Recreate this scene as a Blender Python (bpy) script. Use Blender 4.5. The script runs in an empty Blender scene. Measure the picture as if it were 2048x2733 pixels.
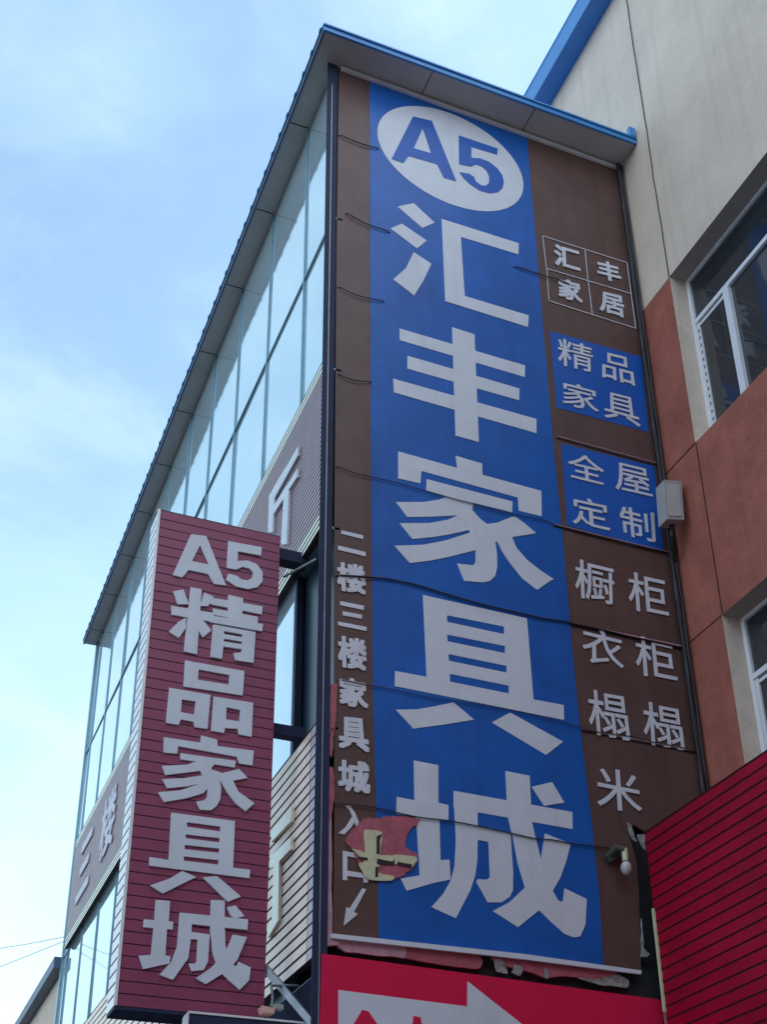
import bpy, bmesh, math, random
from mathutils import Vector, Matrix
from mathutils.geometry import tessellate_polygon
random.seed(7)
R = math.radians
sc = bpy.context.scene
col = sc.collection

# ------------------------------------------------------------------ camera
CAM = Vector((-2.68395158, -7.60000026, 1.6))
RIGHT = Vector((0.92657401, -0.3760083, -0.00885218))
UP = Vector((-0.17044075, -0.44075457, 0.88129754))
FWD = Vector((0.33527683, 0.81507863, 0.47247887))
FPX, CX, CY = 3491.70336, 1024.0, 1891.345
cam = bpy.data.cameras.new("camera")
camo = bpy.data.objects.new("camera", cam); col.objects.link(camo)
m = Matrix.Identity(4)
for i in range(3):
    m[i][0] = RIGHT[i]; m[i][1] = UP[i]; m[i][2] = -FWD[i]; m[i][3] = CAM[i]
camo.matrix_world = m
cam.sensor_fit = 'VERTICAL'; cam.sensor_height = 24.0
cam.lens = FPX / 2733.0 * 24.0
cam.shift_y = (CY - 1366.5) / 2733.0
cam.clip_start = 0.05; cam.clip_end = 3000
sc.camera = camo

# ------------------------------------------------------------------ sky and sun
SUN_EL, SUN_AZ = 36.0, 100.0          # azimuth clockwise from +Y (behind the building on the right)
w = bpy.data.worlds.new("World"); sc.world = w; w.use_nodes = True
nt = w.node_tree; nt.nodes.clear()
out = nt.nodes.new('ShaderNodeOutputWorld')
bg = nt.nodes.new('ShaderNodeBackground'); bg.inputs['Strength'].default_value = 0.15
sky = nt.nodes.new('ShaderNodeTexSky'); sky.sky_type = 'NISHITA'
sky.sun_disc = False; sky.sun_elevation = R(SUN_EL); sky.sun_rotation = R(SUN_AZ)
sky.air_density = 1.0; sky.dust_density = 1.0; sky.ozone_density = 1.0
tc = nt.nodes.new('ShaderNodeTexCoord')
mp = nt.nodes.new('ShaderNodeMapping'); mp.inputs['Scale'].default_value = (1.0, 1.0, 2.2)
nz = nt.nodes.new('ShaderNodeTexNoise'); nz.inputs['Scale'].default_value = 1.6
nz.inputs['Detail'].default_value = 7; nz.inputs['Roughness'].default_value = 0.55
rp = nt.nodes.new('ShaderNodeValToRGB')
rp.color_ramp.elements[0].position = 0.38; rp.color_ramp.elements[0].color = (.12, .12, .12, 1)
rp.color_ramp.elements[1].position = 0.80; rp.color_ramp.elements[1].color = (0.75, 0.75, 0.75, 1)
L = nt.links.new
sep = nt.nodes.new('ShaderNodeSeparateXYZ'); L(tc.outputs['Generated'], sep.inputs[0])
def rng(sock, a, b, c, d):
    n = nt.nodes.new('ShaderNodeMapRange'); n.interpolation_type = 'SMOOTHSTEP'
    for k, v in zip((1, 2, 3, 4), (a, b, c, d)): n.inputs[k].default_value = v
    L(sock, n.inputs[0]); return n.outputs[0]
def mth(op, a, b):
    n = nt.nodes.new('ShaderNodeMath'); n.operation = op; n.use_clamp = True; L(a, n.inputs[0]); L(b, n.inputs[1]); return n.outputs[0]
L(tc.outputs['Generated'], mp.inputs['Vector']); L(mp.outputs['Vector'], nz.inputs['Vector']); L(nz.outputs['Fac'], rp.inputs['Fac'])
# thin veil, thicker towards the horizon
veil = mth('ADD', rp.outputs['Color'], rng(sep.outputs['Z'], .12, .62, .55, 0.0))
mx = nt.nodes.new('ShaderNodeMixRGB'); mx.inputs['Color2'].default_value = (2.8, 3.95, 4.5, 1)
tint = nt.nodes.new('ShaderNodeMixRGB'); tint.blend_type = 'MULTIPLY'; tint.inputs['Fac'].default_value = 1; tint.inputs['Color2'].default_value = (.97, 1.07, 1.0, 1)
L(sky.outputs['Color'], tint.inputs['Color1'])
L(veil, mx.inputs['Fac']); L(tint.outputs['Color'], mx.inputs['Color1'])
# unseen bright cloud added in the southern sky to lift the front faces
nz2 = nt.nodes.new('ShaderNodeTexNoise'); nz2.inputs['Scale'].default_value = 2.6; nz2.inputs['Detail'].default_value = 7
L(mp.outputs['Vector'], nz2.inputs['Vector'])
fill_cloud = mth('MULTIPLY', rng(nz2.outputs['Fac'], .30, .55, 0, .9), rng(sep.outputs['Y'], -.55, .10, 1, 0))
mx2 = nt.nodes.new('ShaderNodeMixRGB'); mx2.inputs['Color2'].default_value = (5.6, 6.3, 7.3, 1)
# white wisps low in the northern sky
mp3 = nt.nodes.new('ShaderNodeMapping'); mp3.inputs['Location'].default_value = (.35, .2, .1); mp3.inputs['Scale'].default_value = (1, 1, 1.5)
nz3 = nt.nodes.new('ShaderNodeTexNoise'); nz3.inputs['Scale'].default_value = 4.2; nz3.inputs['Detail'].default_value = 9; nz3.inputs['Roughness'].default_value = .6; nz3.inputs['Distortion'].default_value = .4
L(tc.outputs['Generated'], mp3.inputs['Vector']); L(mp3.outputs['Vector'], nz3.inputs['Vector'])
wisp = mth('MULTIPLY', rng(nz3.outputs['Fac'], .42, .80, 0, .36), rng(sep.outputs['Y'], .2, .6, 0, 1))
mx3 = nt.nodes.new('ShaderNodeMixRGB'); mx3.inputs['Color2'].default_value = (3.6, 4.2, 4.45, 1)
L(wisp, mx3.inputs['Fac']); L(mx.outputs['Color'], mx3.inputs['Color1'])
L(fill_cloud, mx2.inputs['Fac']); L(mx3.outputs['Color'], mx2.inputs['Color1']); L(mx2.outputs['Color'], bg.inputs['Color'])
L(bg.outputs['Background'], out.inputs['Surface'])
sun = bpy.data.lights.new("sun", 'SUN'); sun.energy = 3.0; sun.angle = R(0.5); sun.color = (1.0, 0.94, 0.85)
suno = bpy.data.objects.new("sun", sun); col.objects.link(suno)
sd = Vector((math.sin(R(SUN_AZ)) * math.cos(R(SUN_EL)), math.cos(R(SUN_AZ)) * math.cos(R(SUN_EL)), math.sin(R(SUN_EL))))
suno.rotation_euler = sd.to_track_quat('Z', 'Y').to_euler(); suno.location = sd * 60
sc.view_settings.view_transform = 'Standard'; sc.view_settings.look = 'None'
sc.view_settings.exposure = 1.25; sc.view_settings.gamma = 1.0

# ------------------------------------------------------------------ helpers
AX = {'x': 0, 'y': 1, 'z': 2}
def at(px, py, ax, val):
    """photo pixel -> point on the real plane  ax = val"""
    d = FWD + RIGHT * ((px - CX) / FPX) - UP * ((py - CY) / FPX)
    a = AX[ax]
    return CAM + d * ((val - CAM[a]) / d[a])

def crop(ox, oy, s):
    return lambda pts: [(ox + s * x, oy + s * y) for x, y in pts]
cA = crop(860, 150, .4222); cB = crop(860, 700, .4222); cC = crop(860, 1380, .4222)
cD = crop(800, 1950, .4222); cE = crop(1348, 1800, .4222)
cR3 = crop(1348, 600, .4222); cR4 = crop(1348, 1200, .4222)
cG7 = crop(200, 1300, .45236); cG8 = crop(0, 1983, .45236)
cH5 = crop(640, 1400, .2712); cH6 = crop(640, 1950, .354)
cF = crop(600, 600, .407); cT = crop(1560, 2150, .2635); cS = crop(850, 2450, .573)
ident = lambda p: p

class MB:
    def __init__(self): self.v = []; self.f = []; self.mi = []
    def quad(self, a, b, c, d, mi=0):
        n = len(self.v); self.v += [Vector(p) for p in (a, b, c, d)]; self.f.append((n, n+1, n+2, n+3)); self.mi.append(mi)
    def box(self, x0, x1, y0, y1, z0, z1, mi=0):
        n = len(self.v)
        self.v += [Vector((x, y, z)) for z in (z0, z1) for y in (y0, y1) for x in (x0, x1)]
        for f in ((0,2,3,1),(4,5,7,6),(0,1,5,4),(2,6,7,3),(0,4,6,2),(1,3,7,5)):
            self.f.append(tuple(n+i for i in f)); self.mi.append(mi)
        return self
    def bar(self, a, b, wd, ht=None, mi=0):
        a, b = Vector(a), Vector(b); ht = ht or wd
        d = (b - a).normalized(); up = Vector((0,0,1)) if abs(d.z) < .95 else Vector((0,1,0))
        s = d.cross(up).normalized(); t = s.cross(d)
        n = len(self.v)
        for p in (a, b):
            for i, j in ((-1,-1),(1,-1),(1,1),(-1,1)):
                self.v.append(p + s*(i*wd/2) + t*(j*ht/2))
        for f in ((0,1,2,3),(7,6,5,4),(0,4,5,1),(1,5,6,2),(2,6,7,3),(3,7,4,0)):
            self.f.append(tuple(n+i for i in f)); self.mi.append(mi)
        return self
    def tube(self, pts, r, seg=8, mi=0):
        pts = [Vector(p) for p in pts]; n0 = len(self.v)
        for i, p in enumerate(pts):
            d = (pts[min(i+1, len(pts)-1)] - pts[max(i-1, 0)]).normalized()
            up = Vector((0,0,1)) if abs(d.z) < .9 else Vector((0,1,0))
            s = d.cross(up).normalized(); t = s.cross(d)
            for k in range(seg):
                a = 2*math.pi*k/seg
                self.v.append(p + s*math.cos(a)*r + t*math.sin(a)*r)
        for i in range(len(pts)-1):
            for k in range(seg):
                a = n0+i*seg+k; b = n0+i*seg+(k+1) % seg
                self.f.append((a, b, b+seg, a+seg)); self.mi.append(mi)
        self.f.append(tuple(n0+k for k in range(seg))[::-1]); self.mi.append(mi)
        self.f.append(tuple(n0+(len(pts)-1)*seg+k for k in range(seg))); self.mi.append(mi)
        return self
    def prism(self, loops, depth, mi=0):
        """loops: outer + holes, lists of 3-D points on the front plane; depth: vector to the back"""
        loops = [[Vector(p) for p in l] for l in loops]; depth = Vector(depth)
        flat = [p for l in loops for p in l]; n = len(self.v); k = len(flat)
        self.v += flat + [p + depth for p in flat]
        for t in tessellate_polygon(loops):
            a, b, c = (t if isinstance(t, (tuple, list)) else tuple(t))
            nrm = (flat[b]-flat[a]).cross(flat[c]-flat[a])
            if nrm.dot(depth) > 0: b, c = c, b
            self.f.append((n+a, n+b, n+c)); self.mi.append(mi)
            self.f.append((n+k+a, n+k+c, n+k+b)); self.mi.append(mi)
        o = 0
        for l in loops:
            q = len(l)
            for i in range(q):
                j = (i+1) % q
                self.f.append((n+o+i, n+o+j, n+k+o+j, n+k+o+i)); self.mi.append(mi)
            o += q
        return self
    def build(self, name, mats, parent=None, smooth=False, fix=True):
        me = bpy.data.meshes.new(name)
        me.from_pydata([tuple(v) for v in self.v], [], self.f)
        mats = mats if isinstance(mats, (list, tuple)) else [mats]
        for mt in mats: me.materials.append(mt)
        for p, i in zip(me.polygons, self.mi): p.material_index = i; p.use_smooth = smooth
        if fix:
            bm = bmesh.new(); bm.from_mesh(me); bmesh.ops.recalc_face_normals(bm, faces=bm.faces); bm.to_mesh(me); bm.free()
        me.update()
        o = bpy.data.objects.new(name, me); col.objects.link(o)
        if parent: o.parent = parent; o.matrix_parent_inverse = parent.matrix_world.inverted() if parent.type != 'EMPTY' else Matrix.Translation(-parent.location)
        return o

def tag(o, label, cat, group=None):
    o['label'] = label; o['category'] = cat
    if group: o['group'] = group
    return o
def thing(name, label, cat, loc, group=None):
    o = bpy.data.objects.new(name, None); col.objects.link(o); o.location = loc; o.empty_display_size = .2
    return tag(o, label, cat, group)
def structure(o): o['kind'] = 'structure'; return o

def mat(name, base, rough=.6, metal=0.0, spec=.5, var=.12, vscale=6.0, bump=0.0, bscale=40.0, streak=0.0, coat=0.0, stain=None, grain=0.0):
    mt = bpy.data.materials.new(name); mt.use_nodes = True
    n = mt.node_tree.nodes; l = mt.node_tree.links; b = n['Principled BSDF']
    b.inputs['Roughness'].default_value = rough; b.inputs['Metallic'].default_value = metal
    b.inputs['Specular IOR Level'].default_value = spec; b.inputs['Coat Weight'].default_value = coat
    tcn = n.new('ShaderNodeTexCoord')
    no = n.new('ShaderNodeTexNoise'); no.inputs['Scale'].default_value = vscale; no.inputs['Detail'].default_value = 8
    no.inputs['Roughness'].default_value = .65
    l.new(tcn.outputs['Object'], no.inputs['Vector'])
    r = n.new('ShaderNodeMapRange'); r.inputs[1].default_value = .3; r.inputs[2].default_value = .7
    r.inputs[3].default_value = 1-var; r.inputs[4].default_value = 1+var
    l.new(no.outputs['Fac'], r.inputs[0])
    mxn = n.new('ShaderNodeMixRGB'); mxn.blend_type = 'MULTIPLY'; mxn.inputs['Fac'].default_value = 1
    mxn.inputs['Color1'].default_value = (*base, 1); l.new(r.outputs[0], mxn.inputs['Color2'])
    last = mxn.outputs['Color']
    if grain > 0:
        ng = n.new('ShaderNodeTexNoise'); ng.inputs['Scale'].default_value = 34; ng.inputs['Detail'].default_value = 4; ng.inputs['Roughness'].default_value = .8
        l.new(tcn.outputs['Object'], ng.inputs['Vector'])
        rg = n.new('ShaderNodeMapRange'); rg.inputs[1].default_value = .3; rg.inputs[2].default_value = .7; rg.inputs[3].default_value = 1-grain; rg.inputs[4].default_value = 1+grain
        l.new(ng.outputs['Fac'], rg.inputs[0])
        mg = n.new('ShaderNodeMixRGB'); mg.blend_type = 'MULTIPLY'; mg.inputs['Fac'].default_value = 1
        l.new(last, mg.inputs['Color1']); l.new(rg.outputs[0], mg.inputs['Color2']); last = mg.outputs['Color']
    if streak > 0:      # rain streaks and grime running down
        mp_ = n.new('ShaderNodeMapping'); mp_.inputs['Scale'].default_value = (7, 7, .35)
        l.new(tcn.outputs['Object'], mp_.inputs['Vector'])
        n2 = n.new('ShaderNodeTexNoise'); n2.inputs['Scale'].default_value = 1.0; n2.inputs['Detail'].default_value = 6
        l.new(mp_.outputs['Vector'], n2.inputs['Vector'])
        r2 = n.new('ShaderNodeMapRange'); r2.inputs[1].default_value = .52; r2.inputs[2].default_value = .78
        r2.inputs[3].default_value = 0; r2.inputs[4].default_value = streak
        l.new(n2.outputs['Fac'], r2.inputs[0])
        m2 = n.new('ShaderNodeMixRGB'); m2.inputs['Color2'].default_value = (*(stain or tuple(c*.35 for c in base)), 1)
        l.new(r2.outputs[0], m2.inputs['Fac']); l.new(last, m2.inputs['Color1']); last = m2.outputs['Color']
    l.new(last, b.inputs['Base Color'])
    if bump > 0:
        n3 = n.new('ShaderNodeTexNoise'); n3.inputs['Scale'].default_value = bscale; n3.inputs['Detail'].default_value = 5
        l.new(tcn.outputs['Object'], n3.inputs['Vector'])
        bp = n.new('ShaderNodeBump'); bp.inputs['Strength'].default_value = bump; bp.inputs['Distance'].default_value = .02
        l.new(n3.outputs['Fac'], bp.inputs['Height']); l.new(bp.outputs['Normal'], b.inputs['Normal'])
    return mt

M = dict(
    brown=mat('brown_vinyl', (.115, .062, .055), .42, spec=.36, var=.2, vscale=2.5, bump=.3, bscale=3, streak=.35, grain=0.1),
    blue=mat('blue_vinyl', (.009, .108, .44), .36, spec=.32, var=.18, vscale=2, bump=.3, bscale=3, streak=.3, stain=(.012, .04, .18)),
    blue_small=mat('blue_vinyl_block', (.009, .098, .45), .40, spec=.35, var=.08, vscale=3),
    white=mat('white_vinyl', (.64, .67, .75), .45, var=.05, vscale=5, streak=.3, stain=(.45, .45, .47)),
    white_thin=mat('thin_white_vinyl', (.64, .64, .71), .5, var=.10, vscale=9),
    purple=mat('maroon_sheet', (.27, .055, .118), .40, spec=.38, var=.08, vscale=2, streak=.2),
    sidewhite=mat('white_sheet', (.78, .77, .80), .3, spec=.8, var=.05, vscale=3, streak=.15),
    lavender=mat('lilac_grey_sheet', (.44, .29, .34), .32, spec=.5, var=.08, vscale=3, streak=.2),
    lavender_light=mat('pale_lilac_and_shade', (.55, .50, .60), .4, var=.06, vscale=3, streak=.2),
    groove_red=mat('dark_red_groove', (.07, .002, .008), .8),
    opposite=mat('grey_brown_tiles', (.16, .14, .13), .8, var=.12, vscale=2),
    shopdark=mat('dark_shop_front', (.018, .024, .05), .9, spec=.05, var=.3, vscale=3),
    gap=mat('dark_gap_and_shade', (.040, .022, .026), .8, var=.1),
    cream=mat('cream_sheet', (.92, .70, .61), .35, spec=.25, var=.06, vscale=2, streak=.2, stain=(.5, .43, .4)),
    cream_trim=mat('cream_trim', (.82, .78, .64), .28, spec=.9, var=.06),
    red=mat('red_sheet', (.31, .002, .024), .42, spec=.15, var=.2, vscale=2, streak=.25, stain=(.16, .006, .02), grain=0.08),
    redflat=mat('red_vinyl', (.68, .014, .072), .42, spec=.25, var=.06, vscale=2, streak=.15, grain=0.05),
    pink=mat('faded_pink', (.52, .28, .34), .6, var=.18, vscale=8, grain=0.15),
    pinkred=mat('faded_red', (.42, .10, .14), .6, var=.2, vscale=8, streak=.2, grain=0.2),
    yellow=mat('pale_yellow', (.60, .58, .38), .6, var=.1, vscale=8, grain=0.15),
    black=mat('black_rubber', (.015, .015, .02), .55, var=.2),
    navy=mat('navy_paint', (.026, .034, .075), .65, spec=.2, var=.15, vscale=4),
    darkwall=mat('dark_backing', (.020, .022, .028), .8, var=.3, vscale=6, bump=.3, bscale=15),
    beige=mat('beige_render', (.68, .565, .47), .9, spec=.2, var=.09, vscale=1.6, bump=.25, bscale=60, streak=.30, stain=(.42, .35, .295), grain=0.07),
    terracotta=mat('terracotta_paint', (.37, .124, .092), .85, spec=.2, var=.22, vscale=3, bump=.25, bscale=60, streak=.30, stain=(.22, .07, .05), grain=0.14),
    joint=mat('wall_joint', (.07, .02, .02), .9),
    joint_grey=mat('grey_joint', (.10, .10, .10), .9, var=.5, vscale=30),
    jamb=mat('cream_jamb', (.68, .57, .48), .85, spec=.2, var=.10, vscale=5, bump=.2, bscale=50, streak=.35, stain=(.30, .22, .17), grain=0.09),
    lintel=mat('lintel_shade', (.36, .32, .29), .9, var=.1, vscale=5),  # darker than the jamb: shade under the window head put into the colour
    pvc=mat('white_window_frame', (.74, .75, .80), .4, var=.05),
    hole=mat('frame_slots', (.12, .14, .12), .8),
    winglass=mat('dark_window_glass', (.022, .028, .036), .05, spec=1.0, var=.3, vscale=3, bump=.02, bscale=6),
    glass=mat('reflective_blue_glass', (.60, .76, .84), .06, metal=.6, var=.05, vscale=.9, bump=.012, bscale=1.4),
    mullion=mat('glazing_bar', (.20, .34, .42), .35, metal=.3, var=.1),
    soffit=mat('soffit_sheet', (.44, .42, .43), .6, var=.08, vscale=2, streak=.1, grain=0.06),
    roofblue=mat('blue_roof_sheet', (.045, .23, .56), .35, spec=.5, var=.08, vscale=3),
    roofdark=mat('grey_blue_roof_sheet', (.09, .13, .22), .5, var=.1, vscale=3),
    concrete=mat('pavement_concrete', (.36, .34, .31), .9, var=.12, vscale=1.2, bump=.2, bscale=30),
    asphalt=mat('asphalt', (.05, .05, .052), .95, var=.2, vscale=2, bump=.3, bscale=80),
    dimglass=mat('dim_room', (.016, .045, .075), .3, spec=.35, var=.25, vscale=2),
    salmon=mat('salmon_plastic', (.75, .42, .36), .45, var=.05),
    greybox=mat('grey_plastic', (.36, .35, .34), .5, var=.08, vscale=8, streak=.2),
    bulb=mat('frosted_bulb', (.46, .45, .46), .3, var=.05),
    steel=mat('galvanised_steel', (.28, .30, .34), .45, metal=.6, var=.2, vscale=10),
    olive=mat('weathered_bracket', (.045, .048, .038), .7, var=.3, vscale=20),
    torn=mat('torn_foil', (.28, .28, .27), .6, var=.5, vscale=25, grain=0.3),
)

W = 3.15                       # right-hand wall plane x
def px_loops(loops, c, ax, val): return [[at(x, y, ax, val) for x, y in c(l)] for l in loops]
DEPTH = {'y': Vector((0, 1, 0)), 'x': Vector((1, 0, 0))}

def glyph(name, polys, material, parent, ax='y', val=-.006, th=.004, step=.0004):
    """one character: polys = [(cropfn, [outer, hole, ...]), ...]; every stroke a hair prouder than the last"""
    mb = MB()
    for i, (c, loops) in enumerate(polys):
        v = val - i*step
        mb.prism(px_loops(loops, c, ax, v), DEPTH[ax]*(th + i*step))
    return mb.build(name, material, parent)

_cache = {}
def font_mesh(ch):
    if ch in _cache: return _cache[ch]
    cu = bpy.data.curves.new('t', 'FONT'); cu.body = ch; cu.resolution_u = 3
    ob = bpy.data.objects.new('t', cu); col.objects.link(ob)
    dg = bpy.context.evaluated_depsgraph_get(); me = bpy.data.meshes.new_from_object(ob.evaluated_get(dg))
    vs = [Vector((v.co.x, v.co.y)) for v in me.vertices]; fs = [tuple(p.vertices) for p in me.polygons]
    bpy.data.objects.remove(ob); bpy.data.curves.remove(cu); bpy.data.meshes.remove(me)
    x0 = min(v.x for v in vs); x1 = max(v.x for v in vs); y0 = min(v.y for v in vs); y1 = max(v.y for v in vs)
    vs = [((v.x-x0)/(x1-x0), (y1-v.y)/(y1-y0)) for v in vs]
    _cache[ch] = (vs, fs); return _cache[ch]

def small(name, ch, c, quad, material, parent, ax='y', val=-.008, bold=0.0, th=.003):
    """font character stretched over the quad TL,TR,BR,BL (photo pixels) on a real plane"""
    vs, fs = font_mesh(ch)
    q = [at(x, y, ax, val) for x, y in c(quad)]
    shifts = [(0, 0)]
    if bold: shifts = [(0, 0), (bold, 0), (-bold, 0), (0, bold), (0, -bold), (bold, bold), (-bold, -bold), (bold, -bold), (-bold, bold)]
    mb = MB()
    nrm = DEPTH[ax]
    for k, (sx, sy) in enumerate(shifts):
        n = len(mb.v)
        for u, v in vs:
            u = bold + u*(1-2*bold) + sx; v = bold + v*(1-2*bold) + sy
            p = q[0]*(1-u)*(1-v) + q[1]*u*(1-v) + q[2]*u*v + q[3]*(1-u)*v
            mb.v.append(p - nrm*(k*.0003))
        for f in fs: mb.f.append(tuple(n+i for i in f)); mb.mi.append(0)
    mb2 = mb
    me = mb2.build(name, material, parent, fix=False)
    # give the lettering its sheet thickness
    bm = bmesh.new(); bm.from_mesh(me.data)
    bmesh.ops.remove_doubles(bm, verts=bm.verts, dist=1e-5)
    r = bmesh.ops.extrude_face_region(bm, geom=bm.faces[:])
    bmesh.ops.translate(bm, vec=nrm*th, verts=[g for g in r['geom'] if isinstance(g, bmesh.types.BMVert)])
    bmesh.ops.recalc_face_normals(bm, faces=bm.faces)
    bm.to_mesh(me.data); bm.free()
    return me

def slats_x(mb, x, y0, y1, z0, z1, pitch, groove, depth, out=-1, mi=0, gi=1, lean=.0):
    """lap boards on a plane x = const, boards run along y; out = -1 faces -x"""
    n = max(1, round((z1-z0)/pitch)); p = (z1-z0)/n
    for i in range(n):
        a = z0 + i*p; b = a + p - groove
        mb.quad((x, y0, a), (x, y1, a), (x-out*lean, y1, b), (x-out*lean, y0, b), mi)
        mb.quad((x-out*lean, y0, b), (x-out*lean, y1, b), (x-out*depth, y1, b+groove*.3), (x-out*depth, y0, b+groove*.3), gi)
        mb.quad((x-out*depth, y0, b+groove*.3), (x-out*depth, y1, b+groove*.3), (x, y1, a+p), (x, y0, a+p), gi)
def slats_y(mb, y, x0, x1, z0, z1, pitch, groove, depth, mi=0, gi=1):
    n = max(1, round((z1-z0)/pitch)); p = (z1-z0)/n
    for i in range(n):
        a = z0 + i*p; b = a + p - groove
        mb.quad((x0, y, a), (x1, y, a), (x1, y, b), (x0, y, b), mi)
        mb.quad((x0, y, b), (x1, y, b), (x1, y+depth, b+groove*.3), (x0, y+depth, b+groove*.3), gi)
        mb.quad((x0, y+depth, b+groove*.3), (x1, y+depth, b+groove*.3), (x1, y, a+p), (x0, y, a+p), gi)

# ------------------------------------------------------------------ ground
g = MB(); g.quad((-600, -600, 0), (600, -600, 0), (600, 600, 0), (-600, 600, 0)); structure(g.build('ground', M['asphalt']))
g = MB(); g.box(-14, 14, -12, -.02, -.2, .12); structure(g.build('pavement', M['concrete']))

# ------------------------------------------------------------------ shop building (glass side, banner front)
ZS = 12.85; YF = 11.4
bld = thing('shop_building', 'three storey building with reflective blue glass side and blue edged overhanging roof', 'building', (1.5, 5.5, 0))
b = MB(); b.box(.12, W-.01, .06, YF, 0.002, ZS-.004); b.build('wall', M['darkwall'], bld)
rf = MB(); rf.box(-.19, W-.012, -.29, YF+.08, ZS, ZS+.05)
roof = rf.build('roof', M['soffit'], bld)
for yy in [.75+1.137*k for k in range(0, 10)]: MB().box(-.185, .0, yy-.006, yy+.006, ZS-.003, ZS+.01).build('soffit_joint', M['gap'], roof)
for xx in (.9, 2.0): MB().box(xx-.004, xx+.004, -.285, -.005, ZS-.003, ZS+.01).build('soffit_joint', M['gap'], roof)
# blue fascia along front, thin dark edge along the glass side
f = MB(); f.box(-.215, W-.012, -.315, -.29, ZS-.012, ZS+.065)
f.prism([[(-.22, -.33, ZS+.066), (W-.012, -.33, ZS+.066), (W-.012, -.20, ZS+.10), (-.22, -.20, ZS+.10)]], (0, 0, -.02))
f.box(W-.09, W-.02, -.335, -.29, ZS+.068, ZS+.19)
f.build('fascia', M['roofblue'], roof)
f = MB(); f.box(-.215, -.19, -.289, YF+.09, ZS-.012, ZS+.045); f.build('edge_trim', M['roofdark'], roof)
f = MB()
k = 0
for i in range(48):
    yy = -.28 + i*.243
    f.prism([[(-.236, yy, ZS+.046), (-.236, yy+.06, ZS+.046), (-.236, yy+.045, ZS+.075), (-.236, yy+.015, ZS+.075)]], (3.36, 0, 0))
f.box(-.228, W-.02, -.27, YF+.09, ZS+.0515, ZS+.058)
f.build('roof_sheet', M['roofblue'], roof)
# glazing grid
YM = [.0, .77] + [.77+1.137*k for k in range(1, 10)] + [YF]
ZR = [.12, 2.2, 4.05, 5.78, 7.48, 9.06, 10.8, ZS-.004]
for zi in range(2, len(ZR)-1):
    z0, z1 = ZR[zi], ZR[zi+1]
    for yi in range(len(YM)-1):
        if yi < 1 and zi in (2, 3): continue         # dark bays beside the corner
        y0, y1 = YM[yi]+.012, YM[yi+1]-.012
        t1 = random.uniform(-.0035, .0035); t2 = random.uniform(-.004, .004)
        if zi in (2, 4): t1 *= .3; t2 *= .3
        p = MB()
        xs = [0.006 + .014 + sy*t1 + sz*t2 for sy, sz in ((-1, -1), (1, -1), (1, 1), (-1, 1))]
        p.prism([[(xs[0], y0, z0+.012), (xs[1], y1, z0+.012), (xs[2], y1, z1-.012), (xs[3], y0, z1-.012)]], (.012, 0, 0))
        p.build('glass_pane', M['glass'], bld)
for yy in YM[1:-1]:
    MB().box(.002, .10, yy-.010, yy+.010, 4.05, ZS-.006).build('mullion', M['mullion'], bld)
for zz in ZR[2:-1]:
    MB().box(.004, .098, 0, YF, zz-.010, zz+.010).build('transom', M['mullion'], bld)
MB().box(-.01, .11, YF-.03, YF+.05, 0.01, ZS-.008).build('end_post', M['mullion'], bld)
# dark bay beside the corner: recessed opening, and the dark navy shop front below
MB().box(.07, .11, .01, .755, 5.80, 7.46).build('open_window', M['dimglass'], bld)
MB().box(.0, .055, .70, .755, 5.80, 7.46).build('sash_frame', M['navy'], bld)
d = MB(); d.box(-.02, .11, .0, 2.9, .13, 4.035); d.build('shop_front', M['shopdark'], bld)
cp = MB(); cp.box(-.066, .034, -.012, -.001, .01, ZS-.01); cp.box(-.024, -.016, -.016, -.0125, .02, ZS-.3, 1)
cp.build('corner_post', [M['navy'], M['steel']], bld)

# ------------------------------------------------------------------ beige and terracotta building on the right
bb = thing('beige_building', 'beige and terracotta rendered building with blue eaves and white framed windows', 'building', (6, 0, 0))
ZB = 10.82; ZT = 15.26
wins = [(-2.45, -.49, 8.86, ZB), (-2.45, -.49, 5.05, 7.125)]
def plane_wall(mb, y0, y1, z0, z1, holes, x):
    ys = sorted(set([y0, y1] + [h for q in holes for h in q[:2]])); zs = sorted(set([z0, z1] + [h for q in holes for h in q[2:]]))
    for i in range(len(ys)-1):
        for j in range(len(zs)-1):
            cy, cz = (ys[i]+ys[i+1])/2, (zs[j]+zs[j+1])/2
            if any(q[0] < cy < q[1] and q[2] < cz < q[3] for q in holes): continue
            mb.quad((x, ys[i], zs[j]), (x, ys[i+1], zs[j]), (x, ys[i+1], zs[j+1]), (x, ys[i], zs[j+1]))
u = MB(); plane_wall(u, -12, 14, ZB, ZT, [], W)
u.quad((W, -12, 0), (W+8, -12, 0), (W+8, -12, ZT), (W, -12, ZT)); u.quad((W, 14, 0), (W+8, 14, 0), (W+8, 14, ZT), (W, 14, ZT))
u.quad((W+8, -12, 0), (W+8, 14, 0), (W+8, 14, ZT), (W+8, -12, ZT))
u.build('upper_wall', M['beige'], bb, fix=False)
u = MB(); plane_wall(u, -12, 14, 0, ZB, wins, W); u.build('lower_wall', M['terracotta'], bb, fix=False)
j = MB()
j.box(W-.003, W+.01, -.508, -.494, 7.13, 8.86); j.box(W-.003, W+.01, -.489, -.01, 8.852, 8.866); j.box(W-.003, W+.01, -12, -2.46, 8.852, 8.866)
j.box(W-.003, W+.01, -.489, -.01, 7.118, 7.13); j.box(W-.003, W+.01, -12, -2.46, 7.118, 7.13); j.box(W-.003, W+.01, -.508, -.494, 3.0, 5.05)
j.build('wall_joint', M['joint'], bb)
e = MB(); e.box(W-.22, W+8, -12.3, 14.3, ZT, ZT+.02); e.box(W-.22, W-.2, -12.3, 14.3, ZT+.021, ZT+.30)
e.box(W-.225, W+8, -12.3, 14.3, ZT+.302, ZT+.33)
e.build('eaves', M['roofblue'], bb)
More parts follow.
